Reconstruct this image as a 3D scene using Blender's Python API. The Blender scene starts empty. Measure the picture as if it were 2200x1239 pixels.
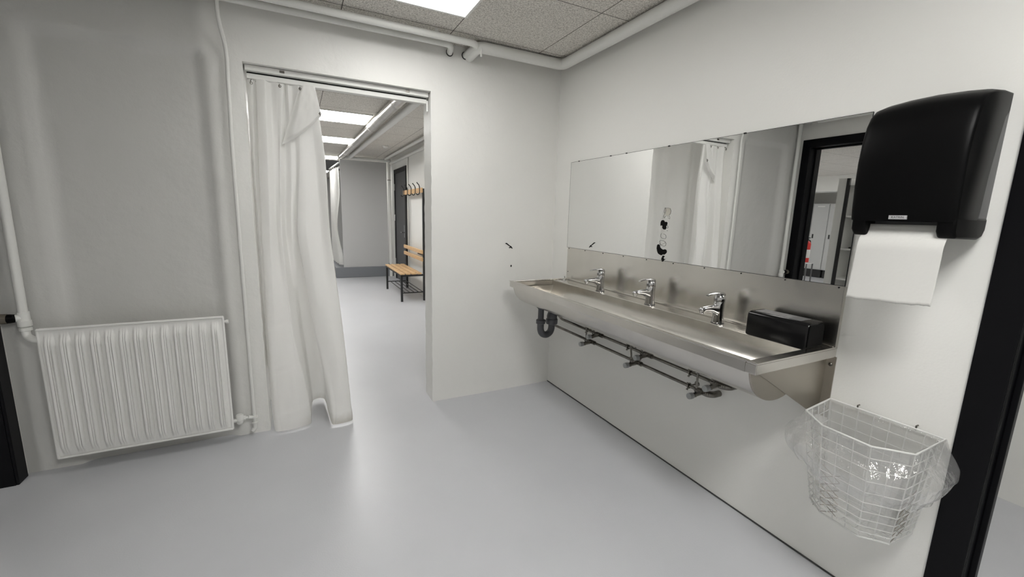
import bpy, bmesh, math, random
from mathutils import Vector, Matrix, noise

# ------------------------------------------------------------------ camera
sc = bpy.context.scene
COL = sc.collection
cam_d = bpy.data.cameras.new('camera'); cam = bpy.data.objects.new('camera', cam_d); COL.objects.link(cam)
FPX, YAW, PITCH, ROLL = 904.2, 0.471, -0.1735, 0.0272
cam_d.sensor_fit = 'HORIZONTAL'; cam_d.sensor_width = 36.0; cam_d.lens = 36.0*FPX/2200.0
cam_d.clip_start = 0.02; cam_d.clip_end = 60
_f = Vector((math.sin(YAW)*math.cos(PITCH), math.cos(YAW)*math.cos(PITCH), math.sin(PITCH)))
_r = Vector((math.cos(YAW), -math.sin(YAW), 0)); _u = _r.cross(_f)
_R = _r*math.cos(ROLL)+_u*math.sin(ROLL); _U = -_r*math.sin(ROLL)+_u*math.cos(ROLL)
cam.matrix_world = Matrix(((_R.x,_U.x,-_f.x,-1.744),(_R.y,_U.y,-_f.y,-2.7468),(_R.z,_U.z,-_f.z,1.32),(0,0,0,1)))
sc.camera = cam
# ------------------------------------------------------------------ world, exposure
w = bpy.data.worlds.new('world'); sc.world = w; w.use_nodes = True
w.node_tree.nodes['Background'].inputs[0].default_value = (0.8,0.85,0.9,1)
w.node_tree.nodes['Background'].inputs[1].default_value = 0.02
sc.view_settings.view_transform = 'Standard'; sc.view_settings.look = 'None'
sc.view_settings.exposure = 0.0; sc.view_settings.gamma = 1.0; sc.view_settings.use_curve_mapping = False
# brightness of the ceiling light panels
L_NEAR, L_BACK, L_SHOWER, L_LOCKER, L_SIDE = 11.0, 34.0, 23.0, 55.0, 6.0
CEIL = 2.36
random.seed(7)

# ------------------------------------------------------------------ materials
def nodes_of(name):
    m = bpy.data.materials.new(name); m.use_nodes = True
    nt = m.node_tree; return m, nt, nt.nodes['Principled BSDF']
def N(nt, t, **kw):
    n = nt.nodes.new(t)
    for k, v in kw.items(): setattr(n, k, v)
    return n
def math_node(nt, op, a, b=None, c=None):
    n = N(nt, 'ShaderNodeMath', operation=op)
    for i, v in enumerate((a, b, c)):
        if v is None: continue
        if isinstance(v, (int, float)): n.inputs[i].default_value = v
        else: nt.links.new(v, n.inputs[i])
    return n.outputs[0]
def simple(name, col, rough=.5, metal=0.0, spec=.5, bump=0, bscale=60, vary=0, vscale=6, detail=4):
    m, nt, p = nodes_of(name)
    p.inputs['Base Color'].default_value = (*col, 1); p.inputs['Roughness'].default_value = rough
    p.inputs['Metallic'].default_value = metal; p.inputs['Specular IOR Level'].default_value = spec
    tc = N(nt, 'ShaderNodeTexCoord')
    if bump:
        nz = N(nt, 'ShaderNodeTexNoise'); nz.inputs['Scale'].default_value = bscale; nz.inputs['Detail'].default_value = detail
        nt.links.new(tc.outputs['Object'], nz.inputs['Vector'])
        b = N(nt, 'ShaderNodeBump'); b.inputs['Strength'].default_value = bump; b.inputs['Distance'].default_value = .01
        nt.links.new(nz.outputs['Fac'], b.inputs['Height']); nt.links.new(b.outputs['Normal'], p.inputs['Normal'])
    if vary:
        nz = N(nt, 'ShaderNodeTexNoise'); nz.inputs['Scale'].default_value = vscale; nz.inputs['Detail'].default_value = 5
        nt.links.new(tc.outputs['Object'], nz.inputs['Vector'])
        mr = N(nt, 'ShaderNodeMapRange'); mr.inputs['To Min'].default_value = 1-vary; mr.inputs['To Max'].default_value = 1+vary
        mr.inputs['From Min'].default_value = .3; mr.inputs['From Max'].default_value = .7
        nt.links.new(nz.outputs['Fac'], mr.inputs['Value'])
        mx = N(nt, 'ShaderNodeVectorMath', operation='SCALE'); mx.inputs[0].default_value = col
        nt.links.new(mr.outputs[0], mx.inputs['Scale']); nt.links.new(mx.outputs[0], p.inputs['Base Color'])
    return m
WALL_C = (.82, .815, .785)
M = {}
def wall_paint(name, lump):
    m, nt, p = nodes_of(name)
    p.inputs['Base Color'].default_value = (*WALL_C, 1); p.inputs['Roughness'].default_value = .42
    p.inputs['Specular IOR Level'].default_value = .4
    g = N(nt, 'ShaderNodeNewGeometry')
    n1 = N(nt, 'ShaderNodeTexNoise'); n1.inputs['Scale'].default_value = 5; n1.inputs['Detail'].default_value = 6
    n2 = N(nt, 'ShaderNodeTexNoise'); n2.inputs['Scale'].default_value = 130; n2.inputs['Detail'].default_value = 3
    for n in (n1, n2): nt.links.new(g.outputs['Position'], n.inputs['Vector'])
    h = math_node(nt, 'MULTIPLY_ADD', n2.outputs['Fac'], .05, math_node(nt, 'MULTIPLY', n1.outputs['Fac'], lump))
    b = N(nt, 'ShaderNodeBump'); b.inputs['Strength'].default_value = .35; b.inputs['Distance'].default_value = .02
    nt.links.new(h, b.inputs['Height']); nt.links.new(b.outputs['Normal'], p.inputs['Normal'])
    return m
M['wall'] = wall_paint('white_wall_paint', .35)
M['wall_rough'] = wall_paint('lumpy_white_wall_paint', 1.5)
# the back wall is a greyer white from the recess edge leftward
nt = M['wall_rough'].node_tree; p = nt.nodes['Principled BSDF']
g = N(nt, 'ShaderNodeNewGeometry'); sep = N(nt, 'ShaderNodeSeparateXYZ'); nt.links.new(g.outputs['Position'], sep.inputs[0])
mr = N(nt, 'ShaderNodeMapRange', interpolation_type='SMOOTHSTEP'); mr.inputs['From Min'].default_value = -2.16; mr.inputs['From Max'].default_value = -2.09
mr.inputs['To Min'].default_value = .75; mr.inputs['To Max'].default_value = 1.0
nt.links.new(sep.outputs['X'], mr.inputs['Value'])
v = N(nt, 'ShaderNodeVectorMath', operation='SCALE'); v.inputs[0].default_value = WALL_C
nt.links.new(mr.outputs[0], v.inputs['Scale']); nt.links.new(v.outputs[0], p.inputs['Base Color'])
M['trim_white'] = simple('white_enamel', (.78,.78,.75), .35, bump=.04, bscale=80)
M['radiator'] = simple('radiator_enamel', (.86,.855,.83), .32)
# floor
m, nt, p = nodes_of('grey_floor_coating')
g = N(nt, 'ShaderNodeNewGeometry')
nz = N(nt, 'ShaderNodeTexNoise'); nz.inputs['Scale'].default_value = 1.6; nz.inputs['Detail'].default_value = 6
nf = N(nt, 'ShaderNodeTexNoise'); nf.inputs['Scale'].default_value = 170; nf.inputs['Detail'].default_value = 3
for n in (nz, nf): nt.links.new(g.outputs['Position'], n.inputs['Vector'])
cr = N(nt, 'ShaderNodeValToRGB'); cr.color_ramp.elements[0].position = .3; cr.color_ramp.elements[1].position = .7
cr.color_ramp.elements[0].color = (.545,.552,.578,1); cr.color_ramp.elements[1].color = (.59,.597,.622,1)
nt.links.new(nz.outputs['Fac'], cr.inputs[0]); nt.links.new(cr.outputs[0], p.inputs['Base Color'])
rr = N(nt, 'ShaderNodeMapRange'); rr.inputs['To Min'].default_value = .27; rr.inputs['To Max'].default_value = .4
nt.links.new(nz.outputs['Fac'], rr.inputs['Value']); nt.links.new(rr.outputs[0], p.inputs['Roughness'])
p.inputs['Specular IOR Level'].default_value = .5
b = N(nt, 'ShaderNodeBump'); b.inputs['Strength'].default_value = .06; b.inputs['Distance'].default_value = .01
nt.links.new(nf.outputs['Fac'], b.inputs['Height']); nt.links.new(b.outputs['Normal'], p.inputs['Normal'])
M['floor'] = m
# ceiling: wood-wool tiles with dark seams
m, nt, p = nodes_of('wood_wool_ceiling_tile')
g = N(nt, 'ShaderNodeNewGeometry'); sep = N(nt, 'ShaderNodeSeparateXYZ'); nt.links.new(g.outputs['Position'], sep.inputs[0])
def seam(out, off):
    a = math_node(nt, 'MODULO', math_node(nt, 'ADD', out, 60*.6-off), .6)
    return math_node(nt, 'MINIMUM', a, math_node(nt, 'SUBTRACT', .6, a))
d = math_node(nt, 'MINIMUM', seam(sep.outputs['X'], -.277), seam(sep.outputs['Y'], -.205))
sm = math_node(nt, 'LESS_THAN', d, .0022)
n1 = N(nt, 'ShaderNodeTexNoise'); n1.inputs['Scale'].default_value = 120; n1.inputs['Detail'].default_value = 4; n1.inputs['Roughness'].default_value = .7
n2 = N(nt, 'ShaderNodeTexVoronoi'); n2.inputs['Scale'].default_value = 170
n3 = N(nt, 'ShaderNodeTexNoise'); n3.inputs['Scale'].default_value = 1.2
for n in (n1, n2, n3): nt.links.new(g.outputs['Position'], n.inputs['Vector'])
cr = N(nt, 'ShaderNodeValToRGB'); e = cr.color_ramp.elements
e[0].position = .32; e[0].color = (.36,.335,.295,1); e[1].position = .58; e[1].color = (.84,.81,.76,1)
nt.links.new(n1.outputs['Fac'], cr.inputs[0])
mx = N(nt, 'ShaderNodeMix', data_type='RGBA'); nt.links.new(sm, mx.inputs['Factor'])
nt.links.new(cr.outputs[0], mx.inputs['A']); mx.inputs['B'].default_value = (.09,.08,.07,1)
nt.links.new(mx.outputs['Result'], p.inputs['Base Color'])
p.inputs['Roughness'].default_value = .95; p.inputs['Specular IOR Level'].default_value = .1
b = N(nt, 'ShaderNodeBump'); b.inputs['Strength'].default_value = .5; b.inputs['Distance'].default_value = .006
nt.links.new(n1.outputs['Fac'], b.inputs['Height']); nt.links.new(b.outputs['Normal'], p.inputs['Normal'])
M['ceiling'] = m
# metals
def steel(name, col, r0, r1, scale=(60,2,60), bump=.006):
    m, nt, p = nodes_of(name)
    p.inputs['Metallic'].default_value = 1
    tc = N(nt, 'ShaderNodeTexCoord')
    mp = N(nt, 'ShaderNodeMapping'); mp.inputs['Scale'].default_value = scale
    nt.links.new(tc.outputs['Object'], mp.inputs['Vector'])
    a = N(nt, 'ShaderNodeTexNoise'); a.inputs['Scale'].default_value = 5; a.inputs['Detail'].default_value = 7
    nt.links.new(mp.outputs[0], a.inputs['Vector'])
    c = N(nt, 'ShaderNodeTexNoise'); c.inputs['Scale'].default_value = 9; c.inputs['Detail'].default_value = 6; c.inputs['Distortion'].default_value = .6
    nt.links.new(tc.outputs['Object'], c.inputs['Vector'])
    r = N(nt, 'ShaderNodeMapRange'); r.inputs['To Min'].default_value = r0; r.inputs['To Max'].default_value = r1
    r.inputs['From Min'].default_value = .3; r.inputs['From Max'].default_value = .7
    nt.links.new(c.outputs['Fac'], r.inputs['Value']); nt.links.new(r.outputs[0], p.inputs['Roughness'])
    s = N(nt, 'ShaderNodeMapRange'); s.inputs['To Min'].default_value = .95; s.inputs['To Max'].default_value = 1.03
    s.inputs['From Min'].default_value = .3; s.inputs['From Max'].default_value = .7
    nt.links.new(c.outputs['Fac'], s.inputs['Value'])
    v = N(nt, 'ShaderNodeVectorMath', operation='SCALE'); v.inputs[0].default_value = col
    nt.links.new(s.outputs[0], v.inputs['Scale']); nt.links.new(v.outputs[0], p.inputs['Base Color'])
    return m
M['steel'] = steel('brushed_stainless_steel', (.65,.63,.595), .20, .26)
M['steel_dull'] = steel('dull_stainless_steel', (.72,.70,.66), .20, .27)
M['steel_side'] = steel('matt_stainless_painted_dark_reflection', (.47,.44,.39), .36, .46)  # same steel; the darker colour paints in reflections of dark surroundings
M['chrome'] = simple('polished_chrome', (.56,.56,.565), .05, 1)
M['pipe_chrome'] = simple('worn_chromed_pipe', (.20,.19,.172), .25, 1, vary=.25, vscale=40)
M['duct'] = simple('galvanised_duct', (.75,.73,.70), .28, 1, vary=.1, vscale=12)
M['black_gloss'] = simple('black_satin_plastic', (.0022,.0022,.0024), .40, spec=.10, bump=.015, bscale=300)
M['black_frame'] = simple('black_door_paint', (.004,.004,.005), .38, spec=.13, bump=.015, bscale=120)
M['black_box'] = simple('black_smooth_plastic', (.004,.004,.0045), .2, spec=.3)
M['black_metal'] = simple('black_powder_coat', (.012,.012,.013), .45)
M['grey_plastic'] = simple('grey_plastic', (.115,.115,.118), .45)
M['label_grey'] = simple('printed_grey_label', (.20,.20,.205), .4, vary=.3, vscale=60)
M['pvc'] = simple('grey_pvc', (.075,.078,.085), .38)
M['door_grey'] = simple('dark_grey_door', (.055,.055,.06), .45)
M['plinth'] = simple('blue_grey_plinth_coating', (.21,.22,.24), .4)
M['partition'] = simple('grey_partition_board', (.56,.56,.555), .5)
M['wood'] = simple('varnished_pine', (.66,.43,.22), .38, vary=.18, vscale=25)
M['paper'] = simple('white_paper', (.66,.655,.63), .85, spec=.1, bump=.05, bscale=90)
M['badge'] = simple('silver_badge', (.55,.55,.56), .35, .4)
M['ink'] = simple('black_ink', (.012,.012,.012), .6)
M['hole'] = simple('bare_dark_hole', (.008,.008,.008), .9, spec=.1)
M['stain'] = simple('mirror_scratch_line', (.16,.155,.14), .5)
M['pale_stain'] = simple('yellowed_silvering', (.50,.48,.42), .4)
M['joint'] = simple('dark_floor_sealant', (.05,.05,.05), .7)
M['locker'] = simple('grey_locker_paint', (.50,.505,.50), .45)
M['red'] = simple('red_enamel', (.55,.02,.015), .3)
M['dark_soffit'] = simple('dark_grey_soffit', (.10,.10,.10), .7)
M['thermo'] = simple('brown_grey_thermostat_plastic', (.13,.115,.09), .5)
M['wire'] = simple('white_coated_wire', (.72,.72,.70), .3)
M['wire_rust'] = simple('dull_wire', (.33,.30,.26), .4, .5, vary=.4, vscale=40)
M['mirror'] = simple('silvered_mirror', (.90,.905,.90), 0.0, 1)
# cloth
m, nt, p = nodes_of('white_vinyl_cloth')
p.inputs['Base Color'].default_value = (.93,.925,.905,1); p.inputs['Roughness'].default_value = .5; p.inputs['Specular IOR Level'].default_value = .35
tr = N(nt, 'ShaderNodeBsdfTranslucent'); tr.inputs[0].default_value = (.95,.945,.925,1)
ms = N(nt, 'ShaderNodeMixShader'); ms.inputs[0].default_value = .45
nt.links.new(p.outputs[0], ms.inputs[1]); nt.links.new(tr.outputs[0], ms.inputs[2])
nt.links.new(ms.outputs[0], nt.nodes['Material Output'].inputs[0])
tc = N(nt, 'ShaderNodeTexCoord'); nz = N(nt, 'ShaderNodeTexNoise'); nz.inputs['Scale'].default_value = 14; nz.inputs['Detail'].default_value = 5
nt.links.new(tc.outputs['Object'], nz.inputs['Vector'])
b = N(nt, 'ShaderNodeBump'); b.inputs['Strength'].default_value = .12; b.inputs['Distance'].default_value = .012
nt.links.new(nz.outputs['Fac'], b.inputs['Height']); nt.links.new(b.outputs[0], p.inputs['Normal']); nt.links.new(b.outputs[0], tr.inputs['Normal'])
g = N(nt, 'ShaderNodeNewGeometry'); sep = N(nt, 'ShaderNodeSeparateXYZ'); nt.links.new(g.outputs['Position'], sep.inputs[0])
nd = N(nt, 'ShaderNodeTexNoise'); nd.inputs['Scale'].default_value = 30; nd.inputs['Detail'].default_value = 4
nt.links.new(g.outputs['Position'], nd.inputs['Vector'])
zz = N(nt, 'ShaderNodeMapRange'); zz.inputs['From Min'].default_value = .015; zz.inputs['From Max'].default_value = .075; zz.inputs['To Min'].default_value = 1; zz.inputs['To Max'].default_value = 0
nt.links.new(math_node(nt, 'MULTIPLY_ADD', nd.outputs['Fac'], -.05, math_node(nt, 'ADD', sep.outputs['Z'], .022)), zz.inputs['Value'])
xx = N(nt, 'ShaderNodeMapRange'); xx.inputs['From Min'].default_value = -1.80; xx.inputs['From Max'].default_value = -1.60; xx.inputs['To Min'].default_value = .12; xx.inputs['To Max'].default_value = .75
nt.links.new(sep.outputs['X'], xx.inputs['Value'])
mx = N(nt, 'ShaderNodeMix', data_type='RGBA'); nt.links.new(math_node(nt, 'MULTIPLY', zz.outputs[0], xx.outputs[0]), mx.inputs['Factor'])
mx.inputs['A'].default_value = (.93,.925,.905,1); mx.inputs['B'].default_value = (.42,.38,.28,1)
nt.links.new(mx.outputs['Result'], p.inputs['Base Color'])
M['cloth'] = m
# clear film
m, nt, p = nodes_of('clear_plastic_film')
nt.nodes.remove(p)
tp = N(nt, 'ShaderNodeBsdfTransparent'); tp.inputs[0].default_value = (.955,.955,.95,1)
gl = N(nt, 'ShaderNodeBsdfGlossy'); gl.inputs['Roughness'].default_value = .08; gl.inputs[0].default_value = (.95,.95,.95,1)
df = N(nt, 'ShaderNodeBsdfDiffuse'); df.inputs[0].default_value = (.85,.85,.85,1)
lw = N(nt, 'ShaderNodeLayerWeight'); lw.inputs['Blend'].default_value = .35
mr = N(nt, 'ShaderNodeMapRange'); mr.inputs['To Min'].default_value = .12; mr.inputs['To Max'].default_value = .65
nt.links.new(lw.outputs['Facing'], mr.inputs['Value'])
m1 = N(nt, 'ShaderNodeMixShader'); m1.inputs[0].default_value = .45
nt.links.new(gl.outputs[0], m1.inputs[1]); nt.links.new(df.outputs[0], m1.inputs[2])
m2 = N(nt, 'ShaderNodeMixShader'); nt.links.new(mr.outputs[0], m2.inputs[0])
nt.links.new(tp.outputs[0], m2.inputs[1]); nt.links.new(m1.outputs[0], m2.inputs[2])
nt.links.new(m2.outputs[0], nt.nodes['Material Output'].inputs[0])
tc = N(nt, 'ShaderNodeTexCoord'); nz = N(nt, 'ShaderNodeTexNoise'); nz.inputs['Scale'].default_value = 22; nz.inputs['Detail'].default_value = 4
nt.links.new(tc.outputs['Object'], nz.inputs['Vector'])
b = N(nt, 'ShaderNodeBump'); b.inputs['Strength'].default_value = .8; b.inputs['Distance'].default_value = .02
nt.links.new(nz.outputs['Fac'], b.inputs['Height']); nt.links.new(b.outputs[0], gl.inputs['Normal'])
M['film'] = m
def emit(name, s):
    m, nt, p = nodes_of(name)
    p.inputs['Base Color'].default_value = (.8,.8,.8,1)
    p.inputs['Emission Color'].default_value = (1,.99,.965,1); p.inputs['Emission Strength'].default_value = s
    return m

# ------------------------------------------------------------------ mesh helpers
def fillet_path(pts, rad, n=6):
    pts = [Vector(p) for p in pts]
    if rad <= 0 or len(pts) < 3: return pts
    out = [pts[0]]
    for a, b, c in zip(pts, pts[1:], pts[2:]):
        d1 = (a-b); d2 = (c-b); r = min(rad, d1.length*.48, d2.length*.48)
        p1 = b+d1.normalized()*r; p2 = b+d2.normalized()*r
        for i in range(n+1):
            t = i/n; out.append(p1*(1-t)**2 + b*2*t*(1-t) + p2*t*t)
    out.append(pts[-1]); return out
class MB:
    def __init__(s): s.bm = bmesh.new()
    def face(s, vs):
        try: return s.bm.faces.new(vs)
        except ValueError: return None
    def box(s, x0, x1, y0, y1, z0, z1):
        v = [s.bm.verts.new((x,y,z)) for x in (x0,x1) for y in (y0,y1) for z in (z0,z1)]
        for f in ((0,1,3,2),(4,6,7,5),(0,4,5,1),(2,3,7,6),(0,2,6,4),(1,5,7,3)): s.face([v[i] for i in f])
        return s
    def loft(s, rings, caps=True, closed=True):
        R = [[s.bm.verts.new(p) for p in r] for r in rings]; n = len(R[0])
        for a, b in zip(R, R[1:]):
            for i in range(n if closed else n-1):
                j = (i+1) % n; s.face((a[i], a[j], b[j], b[i]))
        if caps and closed: s.face(R[0][::-1]); s.face(R[-1])
        return s
    def tube(s, pts, r, seg=12, fillet=0, caps=True, nf=6):
        P = fillet_path(pts, fillet, nf); rs = r if isinstance(r, (list,tuple)) else [r]*len(P)
        rings = []; t0 = (P[1]-P[0]).normalized()
        up = Vector((0,0,1)) if abs(t0.z) < .9 else Vector((1,0,0))
        nrm = (up - t0*up.dot(t0)).normalized()
        for i, p in enumerate(P):
            t = (P[min(i+1,len(P)-1)]-P[max(i-1,0)]).normalized()
            nrm = (nrm - t*nrm.dot(t)).normalized(); bn = t.cross(nrm)
            rings.append([p+(nrm*math.cos(2*math.pi*k/seg)+bn*math.sin(2*math.pi*k/seg))*rs[i] for k in range(seg)])
        return s.loft(rings, caps)
    def cyl(s, a, b, r, seg=16, r2=None):
        return s.tube([a, b], [r, r if r2 is None else r2], seg)
    def lathe(s, c, prof, axis='z', seg=20):
        rings = []
        for r, h in prof:
            ring = []
            for k in range(seg):
                a = 2*math.pi*k/seg; u, v = r*math.cos(a), r*math.sin(a)
                d = {'z':(u,v,h), 'x':(h,u,v), 'y':(v,h,u)}[axis]; ring.append(Vector(c)+Vector(d))
            rings.append(ring)
        return s.loft(rings)
    def prism(s, poly, axis, a0, a1):
        f = {'x': lambda p,a:(a,p[0],p[1]), 'y': lambda p,a:(p[0],a,p[1]), 'z': lambda p,a:(p[0],p[1],a)}[axis]
        return s.loft([[f(p,a0) for p in poly],[f(p,a1) for p in poly]])
    def grid(s, fn, nu, nv):
        V = [[s.bm.verts.new(fn(i/nu, j/nv)) for j in range(nv+1)] for i in range(nu+1)]
        for i in range(nu):
            for j in range(nv): s.face((V[i][j],V[i+1][j],V[i+1][j+1],V[i][j+1]))
        return s
    def torus(s, c, R, r, axis='x', seg=16, rs=8):
        pts = []
        for k in range(seg+1):
            a = 2*math.pi*k/seg; u, v = R*math.cos(a), R*math.sin(a)
            pts.append(Vector(c)+Vector({'x':(0,u,v),'y':(u,0,v),'z':(u,v,0)}[axis]))
        return s.tube(pts, r, rs, caps=False)
    def build(s, name, mat, parent=None, smooth=35, bevel=0, bseg=2, solid=0, recalc=True):
        if recalc: bmesh.ops.recalc_face_normals(s.bm, faces=s.bm.faces)
        me = bpy.data.meshes.new(name); s.bm.to_mesh(me); s.bm.free()
        me.materials.append(M[mat] if isinstance(mat, str) else mat)
        if smooth:
            for f in me.polygons: f.use_smooth = True
            me.set_sharp_from_angle(angle=math.radians(smooth))
        o = bpy.data.objects.new(name, me); COL.objects.link(o)
        if bevel:
            b = o.modifiers.new('bevel', 'BEVEL'); b.width = bevel; b.segments = bseg; b.limit_method = 'ANGLE'; b.angle_limit = math.radians(40)
            b.harden_normals = False
        if solid:
            b = o.modifiers.new('solid', 'SOLIDIFY'); b.thickness = solid; b.offset = 0
        if parent is not None: attach(o, parent)
        return o
def world_loc(o):      # meshes carry world coordinates, only the Empties are moved
    return Vector(o.location) if o.type == 'EMPTY' else Vector((0,0,0))
def attach(o, parent):
    o.parent = parent; o.matrix_parent_inverse = Matrix.Translation(-world_loc(parent))
def tag(o, label=None, cat=None, group=None, kind=None):
    for k, v in (('label',label),('category',cat),('group',group),('kind',kind)):
        if v: o[k] = v
    return o
def thing(name, loc, label, cat, group=None):
    o = bpy.data.objects.new(name, None); COL.objects.link(o); o.location = loc; o.empty_display_size = .05
    return tag(o, label, cat, group)
def struct(name, mb, mat, parent=None, **kw):
    o = mb.build(name, mat, parent, **kw)
    if parent is None: o['kind'] = 'structure'
    return o
def sstruct(name, loc):
    o = bpy.data.objects.new(name, None); COL.objects.link(o); o.location = loc; o['kind'] = 'structure'; return o
def copy_tree(root, loc, label=None):
    def cp(o, parent):
        c = o.copy(); COL.objects.link(c)
        if parent is not None: c.parent = parent; c.matrix_parent_inverse = o.matrix_parent_inverse.copy()
        for ch in list(o.children): cp(ch, c)
        return c
    r = cp(root, None); r.location = loc
    if label: r['label'] = label
    return r
def nse(x, y, z=0.0): return noise.noise(Vector((x,y,z)))
def sstep(a, b, x):
    t = max(0, min(1, (x-a)/(b-a))); return t*t*(3-2*t)

# ================================================================== SETTING
XL = -2.995            # left wall
DX0, DX1, DZ, WT = -1.956, -.954, 2.068, .17      # doorway in the back wall
struct('floor', MB().box(-11,3.2,-4.6,14,-.1,0), 'floor', smooth=0)
struct('ceiling', MB().box(-11,3.2,-4.6,14,CEIL,CEIL+.1), 'ceiling', smooth=0)
# back wall: a fine relief with the doorway, the shallow plastered recess and lumpy edges
def back_wall():
    xs = sorted(set([round(XL-.05+(DX0-XL+.05)*i/44,4) for i in range(45)]+[round(DX0+(DX1-DX0)*i/40,4) for i in range(41)]+[round(DX1+(0-DX1)*i/42,4) for i in range(43)]))
    zs = [round(DZ*i/90,4) for i in range(91)]+[round(DZ+(CEIL-DZ)*i/14,4) for i in range(1,15)]
    bm = bmesh.new()
    def off(x, z):
        ins = sstep(-2.80,-2.755,x)*(1-sstep(-2.155,-2.105,x))*(1-sstep(2.06,2.10,z))
        y = .032*ins
        y += .004*nse(x*3.1, z*2.3, 4.2) + .0025*nse(x*11, z*9, 1.7)
        y -= .010*max(0, nse(x*2.2, 3.3, .5)+.25)*(1-sstep(.0,.06,z))
        e = min(abs(x-DX0), abs(x-DX1)) if z < DZ+.1 else 1
        if e < .06: y += .005*nse(x*25, z*22, 9)*(1-e/.06)
        return y if x < -.02 else 0
    F, B = {}, {}
    for i, x in enumerate(xs):
        for j, z in enumerate(zs):
            dx = 0
            if 0 < z < DZ+.001 and (x == round(DX0,4) or x == round(DX1,4)): dx = .004*nse(z*16, x, 7)
            F[i,j] = bm.verts.new((x+dx, off(x,z), z)); B[i,j] = bm.verts.new((x+dx, WT, z))
    inside = lambda i,j: not (DX0-.001 <= xs[i] and xs[i+1] <= DX1+.001 and zs[j+1] <= DZ+.001)
    nx, nz_ = len(xs)-1, len(zs)-1
    ok = {(i,j) for i in range(nx) for j in range(nz_) if inside(i,j)}
    def mk(*v):
        f = bm.faces.new(v); f.smooth = True; return f
    for i, j in ok:
        mk(F[i,j],F[i+1,j],F[i+1,j+1],F[i,j+1]); mk(B[i,j],B[i,j+1],B[i+1,j+1],B[i+1,j])
        for (di,dj),(p,q) in (((-1,0),((i,j+1),(i,j))),((1,0),((i+1,j),(i+1,j+1))),((0,-1),((i,j),(i+1,j))),((0,1),((i+1,j+1),(i,j+1)))):
            if (i+di,j+dj) not in ok:
                f = mk(F[p],B[p],B[q],F[q])
    mb = MB(); mb.bm.free(); mb.bm = bm
    bm.verts.ensure_lookup_table()
    lone = [v for v in bm.verts if not v.link_faces]
    bmesh.ops.delete(bm, geom=lone, context='VERTS')
    return mb
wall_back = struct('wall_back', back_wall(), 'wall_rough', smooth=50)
# right wall with door notch
RY0, RY1, DH = -2.372, -3.30, 2.09
struct('wall_right', MB().prism([(0,0),(WT,0),(WT,CEIL),(-4.6,CEIL),(-4.6,0),(RY1,0),(RY1,DH),(RY0,DH),(RY0,0)], 'x', 0, .18), 'wall', smooth=0)
struct('wall_right_far', MB().box(0,.18,WT,14,0,CEIL), 'wall', smooth=0)
LY0, LY1 = -.095, -.98
struct('wall_left', MB().prism([(WT,0),(WT,CEIL),(-4.6,CEIL),(-4.6,0),(LY1,0),(LY1,DH),(LY0,DH),(LY0,0)], 'x', XL-.2, XL), 'wall', smooth=0)
struct('wall_front', MB().box(XL,0,-4.2,-4.05,0,CEIL), 'partition', smooth=0)
# shower room walls
struct('wall_shower_left', MB().box(-3.35,-3.2,WT,14,0,CEIL), 'wall', smooth=0)
struct('wall_shower_near', MB().box(-3.35,XL-.05,WT-.12,WT,0,CEIL), 'wall', smooth=0)
struct('wall_shower_end', MB().box(-3.2,0,13.0,13.15,0,CEIL), 'partition', smooth=0)
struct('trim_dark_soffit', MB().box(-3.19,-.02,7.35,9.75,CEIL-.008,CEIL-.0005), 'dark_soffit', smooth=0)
# locker room walls (seen in the mirror)
struct('wall_locker_end', MB().box(-10.6,-10.45,-4.6,5,0,CEIL), 'wall', smooth=0)
struct('wall_locker_side', MB().box(-10.45,-3.36,4.85,5,0,CEIL), 'wall', smooth=0)
struct('wall_locker_front', MB().box(-10.45,XL-.2,-4.6,-4.45,0,CEIL), 'wall', smooth=0)
struct('trim_locker_beam', MB().box(-9.3,-8.9,-4.4,4.84,2.02,CEIL-.001), 'wall', smooth=0)
# side room behind the right-hand doorway
struct('wall_side_room', MB().box(1.3,1.45,-4.6,-.9,0,CEIL), 'wall', smooth=0)
struct('wall_side_room_end', MB().box(.18,1.3,-1.0,-.9,0,CEIL), 'wall', smooth=0)
struct('wall_side_room_front', MB().box(.18,1.3,-4.6,-4.5,0,CEIL), 'wall', smooth=0)
# floor joint of the right wall
struct('baseboard_right', MB().box(-.005,-.0005,-2.31,-.002,.0005,.006), 'joint', smooth=0)
# small damage marks in the back wall
mk = MB()
def blob(mb, pts, axis, a0, a1): return mb.prism(pts, axis, a0, a1)
mk.prism([(-.412,1.115),(-.400,1.118),(-.372,1.098),(-.362,1.094),(-.350,1.078),(-.356,1.076),(-.364,1.084),(-.378,1.080),(-.380,1.085),(-.370,1.090),(-.398,1.108)], 'y', -.004, .004)
mk.prism([(-.364,.952),(-.357,.957),(-.353,.950),(-.358,.942),(-.363,.944)], 'y', -.004, .004)
o = mk.build('wall_gouge', 'hole', wall_back, smooth=0)
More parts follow.
